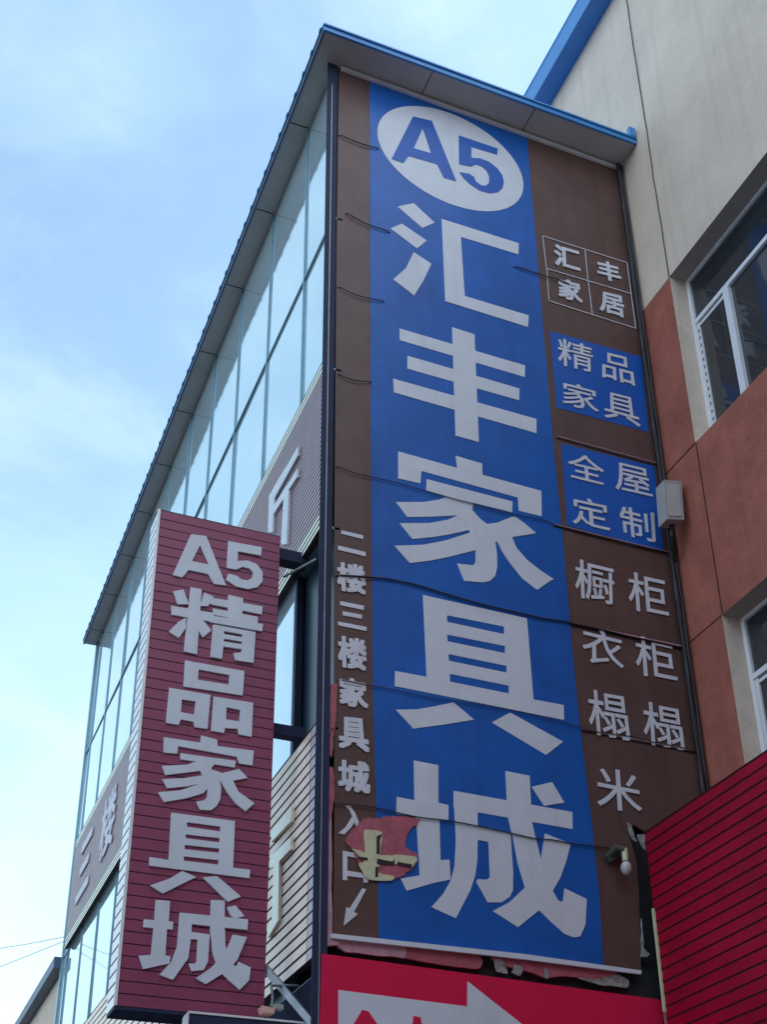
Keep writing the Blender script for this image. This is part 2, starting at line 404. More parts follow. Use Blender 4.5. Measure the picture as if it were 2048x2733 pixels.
for (y0, y1, z0, z1) in wins:
    r = MB()
    r.quad((W, y1, z0), (W+.24, y1, z0), (W+.24, y1, z1), (W, y1, z1)); r.quad((W, y0, z0), (W+.24, y0, z0), (W+.24, y0, z1), (W, y0, z1))
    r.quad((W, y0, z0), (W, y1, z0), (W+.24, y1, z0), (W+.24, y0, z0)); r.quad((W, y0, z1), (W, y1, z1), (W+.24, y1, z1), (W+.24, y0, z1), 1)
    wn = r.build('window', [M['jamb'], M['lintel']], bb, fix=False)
    fr = MB(); X0, X1 = W+.17, W+.232; t = .035
    fr.box(X0, X1, y1-.045, y1-.001, z0+.002, z1-.002); fr.box(X0, X1, y0+.001, y0+t, z0+.002, z1-.002)
    fr.box(X0, X1, y0+t, y1-.045, z1-t, z1-.003); fr.box(X0, X1, y0+t, y1-.045, z0+.003, z0+t)
    zt = z1-.55
    fr.box(X0-.004, X1, y0+t, y1-.045, zt-.025, zt+.022)                # transom bar
    ym = y1-.50
    fr.box(X0-.012, X1-.01, ym-.05, ym+.025, z0+t, zt-.025)             # meeting stile
    fr.box(X0+.012, X1-.012, ym+.025, y1-.087, zt-.075, zt-.045)        # sash head
    fr.box(X0+.008, X1-.008, y1-.086, y1-.046, z0+t, zt-.027)           # sash jamb
    fr.build('frame', M['pvc'], wn)
    lp = []; zz = z0+.08                                                # slotted track down the sash jamb, one comb-shaped strip
    while zz < zt-.1:
        lp += [(X0+.0065, y1-.078, zz), (X0+.0065, y1-.078, zz+.035)] ; lp += [(X0+.0065, y1-.060, zz+.035), (X0+.0065, y1-.060, zz+.085)]; zz += .085
    lp += [(X0+.0065, y1-.058, zz), (X0+.0065, y1-.058, z0+.08)]
    MB().prism([lp], (.001, 0, 0)).build('slotted_track', M['hole'], wn)
    gl = MB(); gl.box(W+.195, W+.205, y0+.02, y1-.02, z0+.02, z1-.02); gl.build('pane', M['winglass'], wn)
    MB().box(W+.235, W+.30, y0-.2, y1+.2, z0-.2, z1+.2).build('dark_room', M['dimglass'], wn)
cb = MB(); cb.tube([(W-.008, -.492+.008*math.sin(i*1.3)*(i % 3 == 0), ZB+i*.22) for i in range(0, 20)], .006, 6)
tag(cb.build('lightning_wire', M['joint_grey']), 'thin dark wire running straight up the beige wall', 'wire')

# ------------------------------------------------------------------ far neighbour on the left
nb = thing('neighbour_building', 'low beige building with grey blue roof edge behind the glass building', 'building', (3, 22, 0))
MB().box(.06, 8, YF+.12, 40, 0.002, 7.35).build('wall', M['beige'], nb)
MB().box(-.10, 8.1, YF+.1, 40.2, 7.352, 7.52).build('roof', M['roofdark'], nb)

def ragged(pts, n=5, amp=2.0, seed=1):
    """photo-space outline -> torn, slightly curled outline"""
    rr = random.Random(seed); o = []; k = len(pts)
    for i in range(k):
        p0, p1, p2, p3 = pts[i-1], pts[i], pts[(i+1) % k], pts[(i+2) % k]
        for j in range(n):
            t = j/n
            f = [.5*((2*p1[c])+(p2[c]-p0[c])*t+(2*p0[c]-5*p1[c]+4*p2[c]-p3[c])*t*t+(3*p1[c]-p0[c]-3*p2[c]+p3[c])*t**3) for c in (0, 1)]
            f = [f[c]*.3 + (p1[c]*(1-t)+p2[c]*t)*.7 for c in (0, 1)]
            o.append((f[0]+rr.uniform(-amp, amp), f[1]+rr.uniform(-amp, amp)))
    return o
# ------------------------------------------------------------------ unseen row of shops added behind the viewer to darken the lower banner
ob_ = thing('added_shop_row', 'plain unseen four storey shop row added across the street to shade the lower banner', 'building', (0, -20, 0))
OY, OZ = -16.0, 14.5
hl = [(x_-.9, x_+.9, z_, z_+1.7) for x_ in range(-24, 28, 4) for z_ in (4.6, 8.0, 11.4)]
u = MB()
xs = sorted(set([-28, 30] + [v_ for q_ in hl for v_ in q_[:2]])); zs = sorted(set([0.002, OZ] + [v_ for q_ in hl for v_ in q_[2:]]))
hs = set(hl)
for a_ in range(len(xs)-1):
    for b_ in range(len(zs)-1):
        cx_, cz_ = (xs[a_]+xs[a_+1])/2, (zs[b_]+zs[b_+1])/2
        if any(q_[0] < cx_ < q_[1] and q_[2] < cz_ < q_[3] for q_ in hl): continue
        u.quad((xs[a_], OY, zs[b_]), (xs[a_+1], OY, zs[b_]), (xs[a_+1], OY, zs[b_+1]), (xs[a_], OY, zs[b_+1]))
u.quad((-28, OY-8, 0), (-28, OY, 0), (-28, OY, OZ), (-28, OY-8, OZ)); u.quad((30, OY-8, 0), (30, OY, 0), (30, OY, OZ), (30, OY-8, OZ))
u.quad((-28, OY-8, 0), (30, OY-8, 0), (30, OY-8, OZ), (-28, OY-8, OZ)); u.quad((-28, OY-8, OZ), (30, OY-8, OZ), (30, OY, OZ), (-28, OY, OZ))
u.build('wall', M['opposite'], ob_, fix=False)
for q_ in hl: MB().box(q_[0], q_[1], OY-.16, OY-.14, q_[2], q_[3]).build('window', M['winglass'], ob_)

# ------------------------------------------------------------------ tall banner sign
bn = thing('banner_sign', 'tall blue and brown vertical banner with large white characters on the building front', 'sign', (1.6, 0, 4.3))
outline = [(905, 180), (1657, 452), (1772, 1200), (1884, 2104), (1890, 2150), (1790, 2240), (1728, 2222), (1700, 2205), (1672, 2195),
           (1684, 2240), (1700, 2300), (1707, 2390), (1712, 2590), (1500, 2565), (889, 2494), (893, 2200), (892, 1500), (898, 700)]
MB().prism(px_loops([outline], ident, 'y', 0), (0, .02, 0)).build('panel', M['brown'], bn)
stripe = [(987, 208), (1407, 361), (1447, 827), (1481, 1219), (1502, 1422), (1535, 1802), (1551, 1948), (1584, 2222), (1601, 2391), (1612, 2576),
          (1013, 2506), (1003, 2080), (997, 1900), (992, 1400), (989, 850)]
MB().prism(px_loops([stripe], ident, 'y', -.003), (0, .0025, 0)).build('blue_stripe', M['blue'], bn)
MB().prism(px_loops([[(285, 670), (865, 835), (912, 1310), (328, 1155)]], cR3, 'y', -.003), (0, .0025, 0)).build('blue_block', M['blue_small'], bn)
MB().prism(px_loops([[(357, -40), (945, 105), (1008, 642), (395, 480)]], cR4, 'y', -.003), (0, .0025, 0)).build('blue_block', M['blue_small'], bn)
MB().prism(px_loops([[(912, 176), (1655, 444), (1656, 450), (912, 183)]], ident, 'y', -.03), (0, .028, 0)).build('top_trim', M['white_thin'], bn)
MB().prism(px_loops([[(885, 2491), (1400, 2546), (1714, 2590), (1713, 2600), (1400, 2560), (885, 2503)]], ident, 'y', -.02), (0, .018, 0)).build('bottom_trim', M['white'], bn)
# remains of the older red sign round the edge
MB().prism(px_loops([ragged([(893, 2504), (1081, 2527), (1081, 2556), (925, 2540), (903, 2525)], amp=1.6, seed=441)], ident, 'y', .01), (0, .02, 0)).build('old_edge', M['pink'], bn)
MB().prism(px_loops([ragged([(1082, 2528), (1284, 2551), (1280, 2586), (1180, 2575), (1082, 2558)], amp=1.6, seed=442)], ident, 'y', .012), (0, .02, 0)).build('old_edge', M['pinkred'], bn)
MB().prism(px_loops([ragged([(1312, 2553), (1500, 2574), (1655, 2592), (1600, 2612), (1500, 2606), (1455, 2608), (1400, 2590), (1340, 2575)], amp=1.6, seed=443)], ident, 'y', .012), (0, .02, 0)).build('old_edge', M['pinkred'], bn)
MB().prism(px_loops([ragged([(1318, 2558), (1345, 2562), (1356, 2600), (1325, 2592)], amp=1.6, seed=444)], ident, 'y', .008), (0, .004, 0)).build('torn_scrap', M['torn'], bn)
MB().prism(px_loops([ragged([(1375, 2572), (1398, 2585), (1390, 2604), (1368, 2598)], amp=1.6, seed=445)], ident, 'y', .008), (0, .004, 0)).build('torn_scrap', M['torn'], bn)
MB().prism(px_loops([ragged([(1455, 2583), (1466, 2590), (1464, 2612), (1452, 2608)], amp=1.6, seed=446)], ident, 'y', .008), (0, .004, 0)).build('torn_scrap', M['torn'], bn)
MB().prism(px_loops([ragged([(1540, 2610), (1650, 2600), (1680, 2615), (1675, 2636), (1600, 2628)], amp=1.6, seed=447)], ident, 'y', .014), (0, .004, 0)).build('torn_scrap', M['torn'], bn)
MB().prism(px_loops([ragged([(868, 2180), (884, 2176), (887, 2500), (903, 2508), (903, 2522), (866, 2514)], amp=1.6, seed=448)], ident, 'y', -.004), (0, .03, 0)).build('old_edge', M['pink'], bn)
MB().prism(px_loops([ragged([(884, 1828), (900, 1825), (899, 1880), (893, 1950), (876, 1955), (883, 1890)], amp=1.6, seed=449)], ident, 'y', -.008), (0, .02, 0)).build('old_edge', M['pinkred'], bn)
MB().prism(px_loops([ragged([(886, 1940), (891, 1960), (887, 2020), (874, 2005)], amp=1.6, seed=450)], ident, 'y', -.008), (0, .02, 0)).build('old_edge', M['pinkred'], bn)
MB().prism(px_loops([ragged([(878, 2052), (890, 2048), (893, 2120), (884, 2185), (870, 2180)], amp=1.6, seed=451)], ident, 'y', -.008), (0, .02, 0)).build('old_edge', M['pinkred'], bn)
MB().prism(px_loops([ragged([(1674, 2195), (1686, 2200), (1700, 2245), (1690, 2240)], amp=1.6, seed=452)], ident, 'y', -.02), (0, .01, 0)).build('torn_scrap', M['torn'], bn)
MB().prism(px_loops([ragged([(1703, 2228), (1722, 2228), (1724, 2268), (1716, 2258)], amp=1.6, seed=453)], ident, 'y', -.03), (0, .01, 0)).build('torn_scrap', M['torn'], bn)
MB().prism(px_loops([ragged([(1714, 2450), (1720, 2530), (1738, 2548), (1714, 2552)], amp=1.6, seed=454)], ident, 'y', -.01), (0, .01, 0)).build('torn_scrap', M['torn'], bn)
# dashed frame and seams
def line(name, a, bq, c, wpx, material, val=-.006):
    (p, q) = c([a, bq]); mb = MB(); mb.bar(at(*p, 'y', val), at(*q, 'y', val), .004, wpx); mb.build(name, material, bn)
for a, bq in (((240, 70), (775, 240)), ((775, 243), (830, 652)), ((830, 655), (280, 480)), ((280, 476), (266, 279)), ((264, 272), (240, 74)), ((508, 158), (527, 346)), ((529, 354), (554, 560)), ((265, 276), (800, 435))):
    line('box_outline', a, bq, cR3, .009, M['white_thin'])
for a, bq, c, e1, e2 in (((330, 1335), (975, 1510), cR3, .006, .013), ((310, 470), (1040, 648), cR4, .006, .013), ((420, 1097), (1135, 1245), cR4, .012, .016), ((490, 345), (1240, 490), cE, .008, .006)):
    line('seam_edge', a, bq, c, e1, M['pink']); line('seam_gap', (a[0], a[1]+11), (bq[0], bq[1]+13), c, e2, M['black'], -.0052)

# oval with A5
ov = [(812+462*math.cos(t), 647+170*math.cos(t)-286*math.sin(t)) for t in [2*math.pi*i/72 for i in range(72)]]
oval = MB().prism(px_loops([ov], cA, 'y', -.0055), (0, .0022, 0)).build('oval_plate', M['white'], bn)
GA = [(cA, [[(575, 380), (695, 408), (850, 790), (770, 768), (728, 682), (548, 630), (515, 675), (440, 648)], [(637, 455), (690, 612), (580, 581)]])]
G5 = [(cA, [[(865, 500), (1112, 583), (1108, 622), (945, 573), (945, 642), (1000, 645), (1060, 668), (1110, 708), (1140, 750), (1151, 795), (1142, 835), (1112, 860),
             (1060, 866), (1000, 850), (940, 812), (895, 770), (868, 732), (930, 742), (962, 762), (975, 792), (1005, 814), (1035, 818), (1056, 800), (1058, 760),
             (1040, 722), (1005, 694), (970, 684), (945, 698), (867, 682)]])]
glyph('character', GA, M['blue_small'], bn, val=-.0085, th=.0028); glyph('character', G5, M['blue_small'], bn, val=-.0085, th=.0028)
HUI = [(cA, [[(478, 950), (580, 928), (712, 1052), (635, 1085)]]), (cA, [[(433, 1088), (505, 1058), (662, 1165), (600, 1215)]]),
       (cA, [[(580, 1238), (692, 1312), (640, 1420), (583, 1512), (450, 1410), (530, 1340)]]),
       (cA, [[(757, 1028), (1245, 1182), (1243, 1252), (878, 1142), (903, 1515), (1308, 1638), (1303, 1711), (780, 1548)]])]
FENG = [(cB, [[(490, 418), (1285, 652), (1283, 725), (492, 492)]]), (cB, [[(540, 590), (1250, 798), (1248, 872), (540, 672)]]),
        (cB, [[(450, 735), (1357, 990), (1357, 1080), (455, 822)]]), (cB, [[(823, 410), (965, 455), (992, 1135), (845, 1095)]])]
JIA = [(cB, [[(482, 1195), (855, 1300), (845, 1222), (1013, 1272), (1015, 1343), (1388, 1445), (1390, 1605), (1245, 1570), (1240, 1487), (628, 1318), (622, 1397), (482, 1365)]]),
       (cB, [[(662, 1370), (1205, 1512), (1203, 1580), (660, 1447)]]),
       (cB, [[(468, 1515), (640, 1515), (740, 1500), (800, 1478), (960, 1525), (945, 1572), (845, 1600), (700, 1607), (540, 1610)]]),
       (cC, [[(490, 38), (680, 38), (800, 15), (890, -25), (950, 40), (935, 80), (800, 110), (700, 126), (572, 138)]]),
       (cC, [[(458, 180), (640, 175), (780, 148), (900, 110), (960, 90), (985, 205), (800, 252), (680, 275), (555, 290)]]),
       (cC, [[(800, -125), (958, -85), (950, -45), (1000, 10), (1045, 45), (1080, 95), (1096, 150), (1108, 240), (1108, 320), (1095, 372), (1065, 402), (1020, 413), (900, 402), (878, 350),
              (855, 293), (955, 305), (972, 285), (972, 215), (955, 150), (935, 90), (900, 30), (845, -15)]]),
       (cC, [[(1040, 44), (1110, 35), (1200, -2), (1225, -2), (1290, 45), (1355, 102), (1200, 126), (1085, 160)]]),
       (cC, [[(1107, 148), (1200, 124), (1232, 195), (1300, 272), (1380, 335), (1466, 392), (1425, 415), (1363, 460), (1270, 390), (1190, 290), (1140, 215)]])]
JU = [(cC, [[(638, 492), (1297, 640), (1338, 1152), (1530, 1188), (1532, 1282), (460, 1068), (462, 972), (662, 1010)],
            [(790, 620), (1152, 692), (1152, 740), (792, 662)], [(790, 742), (1158, 815), (1158, 860), (795, 785)],
            [(798, 865), (1168, 940), (1168, 983), (803, 908)], [(808, 990), (1182, 1065), (1182, 1115), (810, 1040)]]),
      (cC, [[(468, 1218), (600, 1215), (720, 1195), (832, 1170), (962, 1280), (780, 1310), (578, 1337)]]),
      (cC, [[(1190, 1235), (1525, 1420), (1418, 1503), (1075, 1298)]])]
CHENG = [(cD, [[(722, 188), (878, 218), (878, 455), (942, 470), (942, 562), (885, 565), (892, 818), (948, 815), (957, 940), (850, 962), (678, 1012), (640, 935), (760, 915), (738, 545), (612, 525), (615, 418), (727, 440)]]),
         (cD, [[(975, 380), (1726, 514), (1728, 622), (1125, 515), (975, 487)]]),
         (cD, [[(975, 400), (1125, 425), (1128, 640), (1125, 820), (1110, 920), (1080, 1010), (990, 1185), (910, 1150), (835, 1115), (910, 1030), (960, 940), (982, 850), (990, 700)]]),
         (cD, [[(1110, 595), (1335, 650), (1352, 900), (1350, 1010), (1330, 1050), (1280, 1085), (1190, 1085), (1150, 1010), (1118, 955), (1128, 938), (1185, 942), (1205, 925), (1196, 703), (1140, 692), (1110, 688)]]),
         (cE, [[(5, 610), (158, 640), (172, 930), (200, 1050), (230, 1170), (300, 1360), (340, 1430), (368, 1437), (380, 1352), (520, 1420), (512, 1580), (480, 1655), (440, 1662), (380, 1640),
                (300, 1570), (218, 1490), (130, 1350), (85, 1200), (50, 1020), (20, 900)]]),
         (cE, [[(255, 1005), (418, 1070), (390, 1180), (350, 1290), (300, 1375), (218, 1490), (85, 1597), (-75, 1495), (30, 1440), (130, 1345), (190, 1260), (230, 1172)]]),
         (cE, [[(172, 710), (300, 680), (378, 810), (250, 830)]])]
for q in (HUI, FENG, JIA, JU, CHENG): glyph('character', q, M['white'], bn, val=-.006, th=.0028)
# right-hand column
for ch, c, q in (('汇', cR3, [(310, 118), (472, 165), (480, 298), (316, 250)]), ('丰', cR3, [(580, 215), (720, 250), (745, 375), (590, 335)]),
                 ('家', cR3, [(335, 330), (478, 365), (495, 500), (342, 455)]), ('居', cR3, [(605, 418), (748, 452), (765, 592), (600, 540)])):
    small('character', ch, c, q, M['white_thin'], bn, bold=.03)
for ch, c, q in (('精', cR3, [(333, 710), (555, 768), (560, 938), (340, 882)]), ('品', cR3, [(618, 800), (800, 845), (826, 1022), (618, 962)]),
                 ('家', cR3, [(366, 982), (582, 1040), (598, 1192), (366, 1132)]), ('具', cR3, [(630, 1050), (832, 1100), (862, 1280), (630, 1215)]),
                 ('全', cR4, [(390, 8), (622, 62), (637, 228), (410, 172)]), ('屋', cR4, [(700, 75), (905, 125), (940, 305), (700, 250)]),
                 ('定', cR4, [(424, 288), (650, 335), (672, 518), (430, 465)]), ('制', cR4, [(720, 350), (945, 400), (957, 592), (745, 535)]),
                 ('橱', cR4, [(440, 685), (690, 745), (697, 988), (450, 930)]), ('柜', cR4, [(775, 765), (1015, 818), (1042, 1062), (790, 1010)]),
                 ('衣', cR4, [(490, 1105), (742, 1168), (757, 1392), (492, 1335)]), ('柜', cR4, [(820, 1170), (1062, 1225), (1097, 1472), (835, 1420)]),
                 ('榻', cE, [(520, 90), (760, 130), (797, 425), (540, 375)]), ('榻', cE, [(870, 165), (1107, 212), (1142, 485), (885, 437)]),
                 ('米', cE, [(578, 570), (850, 635), (872, 882), (588, 840)])):
    small('character', ch, c, q, M['white_thin'], bn, bold=.007)
# left-hand column: the way in
glyph('character', [(cH5, [[(1000, 56), (1216, 106), (1216, 142), (1000, 90)]]), (cH5, [[(970, 206), (1240, 270), (1240, 312), (970, 247)]])], M['white_thin'], bn)
glyph('character', [(cH5, [[(990, 753), (1223, 798), (1223, 840), (990, 792)]]), (cH5, [[(1015, 853), (1205, 888), (1203, 927), (1015, 892)]]), (cH5, [[(968, 953), (1250, 1008), (1250, 1047), (968, 990)]])], M['white_thin'], bn)
for ch, c, q in (('楼', cH5, [(952, 362), (1230, 405), (1252, 695), (962, 645)]), ('楼', cH5, [(962, 1088), (1248, 1135), (1253, 1445), (970, 1398)]),
                 ('家', cH5, [(975, 1488), (1250, 1540), (1268, 1822), (982, 1772)]), ('具', cH5, [(980, 1886), (1250, 1915), (1282, 2245), (972, 2195)]),
                 ('城', cH6, [(742, 213), (978, 240), (988, 482), (742, 448)])):
    small('character', ch, c, q, M['white_thin'], bn, bold=.035)
glyph('character', [(cH6, [[(795, 565), (830, 562), (870, 620), (900, 690), (905, 708), (880, 720), (855, 660), (830, 600)]]), (cH6, [[(850, 645), (885, 660), (840, 730), (790, 782), (745, 772), (800, 725)]])], M['white_thin'], bn)
glyph('character', [(cH6, [[(778, 905), (975, 945), (968, 1145), (935, 1145), (935, 1110), (812, 1095), (812, 1128), (778, 1125)], [(812, 945), (935, 970), (932, 1075), (812, 1055)]])], M['white_thin'], bn)
glyph('arrow_mark', [(cH6, [[(925, 1188), (955, 1195), (862, 1368), (892, 1382), (786, 1470), (805, 1330), (830, 1340)]])], M['white_thin'], bn)
# hole torn in the banner showing the older red sign with a yellow stroke
tp = MB().prism(px_loops([ragged([(290, 690), (350, 610), (400, 560), (480, 550), (560, 545), (640, 535), (700, 542), (765, 560), (740, 590), (700, 630), (675, 670), (665, 720), (690, 755), (748, 780), (740, 830), (718, 870), (690, 890),
        (640, 925), (590, 942), (500, 945), (440, 940), (400, 900), (380, 850), (340, 760)], n=5, amp=7, seed=3)], cD, 'y', -.012), (0, .006, 0)).build('torn_patch', M['pinkred'], bn)
MB().prism(px_loops([ragged([(410, 625), (480, 628), (525, 650), (512, 785), (560, 790), (640, 782), (740, 795), (740, 832), (712, 862), (640, 850), (510, 838), (505, 900), (600, 915), (590, 945), (440, 942), (402, 900), (372, 840), (412, 830), (330, 740), (412, 770)], n=3, amp=4, seed=5)], cD, 'y', -.0165), (0, .004, 0)).build('yellow_stroke', M['yellow'], tp)
bk = MB()
for q in ([(487, 668), (525, 650), (508, 690), (506, 780), (487, 778)], [(490, 808), (590, 828), (600, 808), (602, 848), (490, 845)], [(620, 828), (712, 846), (706, 866), (616, 848)], [(368, 795), (430, 803), (430, 822), (372, 812)], [(480, 860), (502, 862), (496, 925), (478, 925)]):
    bk.prism(px_loops([q], cD, 'y', -.0185), (0, .0018, 0))
bk.build('dark_edge', M['black'], tp)

# ------------------------------------------------------------------ cables across the banner
def cable(label, c_pts, r=.008, val=-.016):
    r *= .55
    pts = [p for c, l in c_pts for p in c(l)]
    p3 = [at(x, y, 'y', val) for x, y in pts]
    # smooth with a Catmull-Rom pass
    o = []
    for i in range(len(p3)-1):
        p0, p1, p2, p4 = p3[max(i-1, 0)], p3[i], p3[i+1], p3[min(i+2, len(p3)-1)]
        for t in (0, .25, .5, .75):
            o.append(.5*((2*p1)+(p2-p0)*t+(2*p0-5*p1+4*p2-p4)*t*t+(3*p1-p0-3*p2+p4)*t**3))
    o.append(p3[-1])
    o[0] = Vector((o[0].x, .004, o[0].z)); o[-1] = Vector((o[-1].x, .004, o[-1].z))
    mb = MB().tube(o, r)
    tag(mb.build('cable', M['black'], smooth=True), label, 'cable', 'black cables strung across the banner')
cable('short black cable end beside the oval at the top of the banner', [(cA, [(105, 492), (200, 535), (290, 565), (362, 582)])], .010)
cable('black cable touching the upper water dots of the first large character', [(cA, [(150, 985), (240, 1040), (310, 1070), (440, 1112)])], .010)
cable('short sagging cable on the brown strip level with the foot of the first large character', [(cB, [(100, 150), (200, 200), (300, 228), (402, 245)])])
cable('short cable on the brown strip beside the three bars of the second large character', [(cB, [(105, 703), (150, 730), (220, 748), (320, 755)])])
cable('long cable crossing the middle of the third large character', [(cB, [(88, 1285), (200, 1330), (310, 1355), (480, 1395), (640, 1440), (800, 1485), (1000, 1540), (1200, 1590), (1400, 1628)]), (cR4, [(310, 472), (400, 497), (600, 550), (800, 603), (1050, 652)])], .0075)
cable('thick cable running just above the fourth large character', [(cC, [(85, 365), (300, 380), (430, 393), (600, 430), (800, 490), (1000, 548), (1200, 595), (1400, 640), (1570, 665)]), (cR4, [(420, 1097), (600, 1135), (800, 1183), (1000, 1224), (1140, 1258)])], .013)
cable('cable crossing the legs of the fourth large character', [(cC, [(100, 1022), (300, 1063), (450, 1090), (640, 1132), (800, 1158), (1000, 1187), (1300, 1243), (1600, 1318)]), (cE, [(490, 342), (600, 365), (800, 392), (940, 427), (1100, 457), (1240, 492)])], .0065)
cable('cable crossing the fifth large character above the torn red patch', [(cD, [(215, 458), (350, 470), (480, 487), (740, 545), (980, 575), (1300, 640), (1480, 680)]), (cE, [(300, 1045), (420, 1068), (560, 1085), (690, 1102)])], .009)
cable('short cable end over the small boxed characters on the brown strip', [(cR3, [(50, 255), (230, 315), (330, 342), (420, 380)])], .010)

# ------------------------------------------------------------------ dark pipe and cables in the inner corner
cbn = MB()
for k, (dx, dy, r_) in enumerate(((0, 0, .022), (.030, -.010, .012), (-.018, -.016, .009))):
    pts = []
    for i in range(60):
        z = 12.80 - i*(12.80-5.2)/59
        wv = .006*math.sin(i*.9+k*2) + .004*math.sin(i*2.3+k)
        pts.append((3.085+dx+wv, -.045+dy+wv*.6, z))
    cbn.tube(pts, r_, 10)
tag(cbn.build('cable_bundle', M['black'], smooth=True), 'dark cable bundle running down the inner corner beside the banner', 'cables')
jb = thing('junction_box', 'grey box fixed to the terracotta wall beside the dark cable bundle', 'box', (3.1, -.25, 8.4))
q = px_loops([[(1774, 1280), (1820, 1284), (1828, 1387), (1782, 1385)]], ident, 'y', -.30)
MB().prism(q, (0, .13, 0)).build('housing', M['greybox'], jb)
MB().prism(px_loops([[(1781, 1290), (1814, 1293), (1820, 1378), (1788, 1376)]], ident, 'y', -.306), (0, .005, 0)).build('cover', M['bulb'], jb)
a = q[0][3]; MB().tube([(a.x+.10, -.22, a.z+.02), (a.x+.10, -.2, a.z-.08), (3.10, -.06, a.z-.22)], .02).build('conduit', M['black'], jb)

# ------------------------------------------------------------------ slatted signs on the glass side
XS = -.06
us = thing('slatted_sign', 'upper lilac grey slatted fascia sign along the glass side', 'sign', (XS, 5, 7.46))
mb = MB(); y0, y1 = .0, 10.9; z0, z1 = 7.46, 9.12
slats_x(mb, XS, y0, y1, z0, z0+.15, .05, .020, .012, mi=2); slats_x(mb, XS, y0, y1, z0+.15, z1-.11, .047, .020, .012); slats_x(mb, XS, y0, y1, z1-.11, z1, .055, .018, .012, mi=2)
mb.quad((XS+.055, y0, z0), (XS, y0, z0), (XS, y0, z1), (XS+.055, y0, z1)); mb.quad((XS+.055, y1, z0), (XS, y1, z0), (XS, y1, z1), (XS+.055, y1, z1))
mb.quad((XS, y0, z0), (XS, y1, z0), (XS+.055, y1, z0), (XS+.055, y0, z0), 1); mb.quad((XS, y0, z1), (XS, y1, z1), (XS+.055, y1, z1), (XS+.055, y0, z1), 2)  # underside shade put in with the dark gap colour
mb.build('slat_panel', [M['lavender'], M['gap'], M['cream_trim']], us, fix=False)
TING = [(cF, [[(480, 1452), (478, 1512), (325, 1790), (312, 2015), (282, 2015), (290, 1775)]]), (cF, [[(476, 1598), (474, 1652), (420, 1735), (405, 2095), (368, 2095), (384, 1795), (320, 1895), (322, 1840)]])]
glyph('character', TING, M['white'], us, ax='x', val=XS-.022, th=.020)
for ch, yc in (('三', 9.75), ('楼', 8.15)):
    q = [(XS-.014, yc+.45, 8.72), (XS-.014, yc-.45, 8.72), (XS-.014, yc-.45, 7.90), (XS-.014, yc+.45, 7.90)]
    vs, fs = font_mesh(ch); mb = MB(); qv = [Vector(p) for p in q]
    for k_, (sx, sy) in enumerate(((0, 0), (.03, 0), (-.03, 0), (0, .03), (0, -.03))):
        n = len(mb.v)
        for u_, v_ in vs:
            u2, v2 = u_+sx, v_+sy
            mb.v.append(qv[0]*(1-u2)*(1-v2)+qv[1]*u2*(1-v2)+qv[2]*u2*v2+qv[3]*(1-u2)*v2 + Vector((-.001*k_, 0, 0)))
        for f_ in fs: mb.f.append(tuple(n+i for i in f_)); mb.mi.append(0)
    o = mb.build('character', M['lavender_light'], us, fix=False)
    bm = bmesh.new(); bm.from_mesh(o.data); bmesh.ops.remove_doubles(bm, verts=bm.verts, dist=1e-5)
    r_ = bmesh.ops.extrude_face_region(bm, geom=bm.faces[:]); bmesh.ops.translate(bm, vec=(.012, 0, 0), verts=[g_ for g_ in r_['geom'] if isinstance(g_, bmesh.types.BMVert)])
    bmesh.ops.recalc_face_normals(bm, faces=bm.faces); bm.to_mesh(o.data); bm.free()
ls = thing('slatted_sign', 'lower cream slatted fascia sign with raised cream lettering behind the maroon sign', 'sign', (XS, 5, 4.12))
mb = MB(); z0, z1 = 4.13, 5.81
slats_x(mb, XS, .125, 9.5, z0, z1, .080, .019, .016)
mb.quad((XS+.055, 9.5, z0), (XS, 9.5, z0), (XS, 9.5, z1), (XS+.055, 9.5, z1))
mb.quad((XS, .0, z0), (XS, 9.5, z0), (XS+.055, 9.5, z0), (XS+.055, .0, z0), 1); mb.quad((XS, .0, z1), (XS, 9.5, z1), (XS+.055, 9.5, z1), (XS+.055, .0, z1))  # dark colour stands for shade beneath the sign
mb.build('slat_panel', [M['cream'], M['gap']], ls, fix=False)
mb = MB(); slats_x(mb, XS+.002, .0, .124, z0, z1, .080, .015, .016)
mb.build('end_shade_strip', [M['lavender_light'], M['gap']], ls, fix=False)  # shade by the corner put in as lilac boards on the cream sign
MEN = [(cH6, [[(240, 750), (388, 575), (386, 682), (236, 840)]]), (cH6, [[(226, 955), (382, 800), (380, 895), (296, 985), (288, 1432), (212, 1560), (205, 1500), (240, 1420), (252, 1020), (230, 1040)]])]
glyph('character', MEN, M['cream_trim'], ls, ax='x', val=XS-.026, th=.024)

# ------------------------------------------------------------------ maroon projecting sign
PX0, PX1, PY0, PY1, PZ0, PZ1 = -1.215, -.262, .35, .60, 3.80, 7.555
ps = thing('projecting_sign', 'maroon slatted sign with white raised characters projecting from the glass side', 'sign', (-.7, .45, 3.8))
mb = MB(); slats_y(mb, PY0, PX0, PX1, PZ0, PZ1, .080, .007, .008)
mb.quad((PX0, PY1, PZ0), (PX1, PY1, PZ0), (PX1, PY1, PZ1), (PX0, PY1, PZ1)); mb.quad((PX1, PY0, PZ0), (PX1, PY1, PZ0), (PX1, PY1, PZ1), (PX1, PY0, PZ1))
mb.quad((PX0, PY0, PZ1), (PX1, PY0, PZ1), (PX1, PY1, PZ1), (PX0, PY1, PZ1))
mb.build('face_panel', [M['purple'], M['gap']], ps, fix=False)
mb = MB(); slats_x(mb, PX0-.004, PY0+.006, PY1, PZ0, PZ1, .080, .016, .012)
mb.box(PX0-.008, PX0+.012, PY0-.004, PY0+.008, PZ0, PZ1, 0)
mb.build('side_panel', [M['sidewhite'], M['purple']], ps, fix=False)
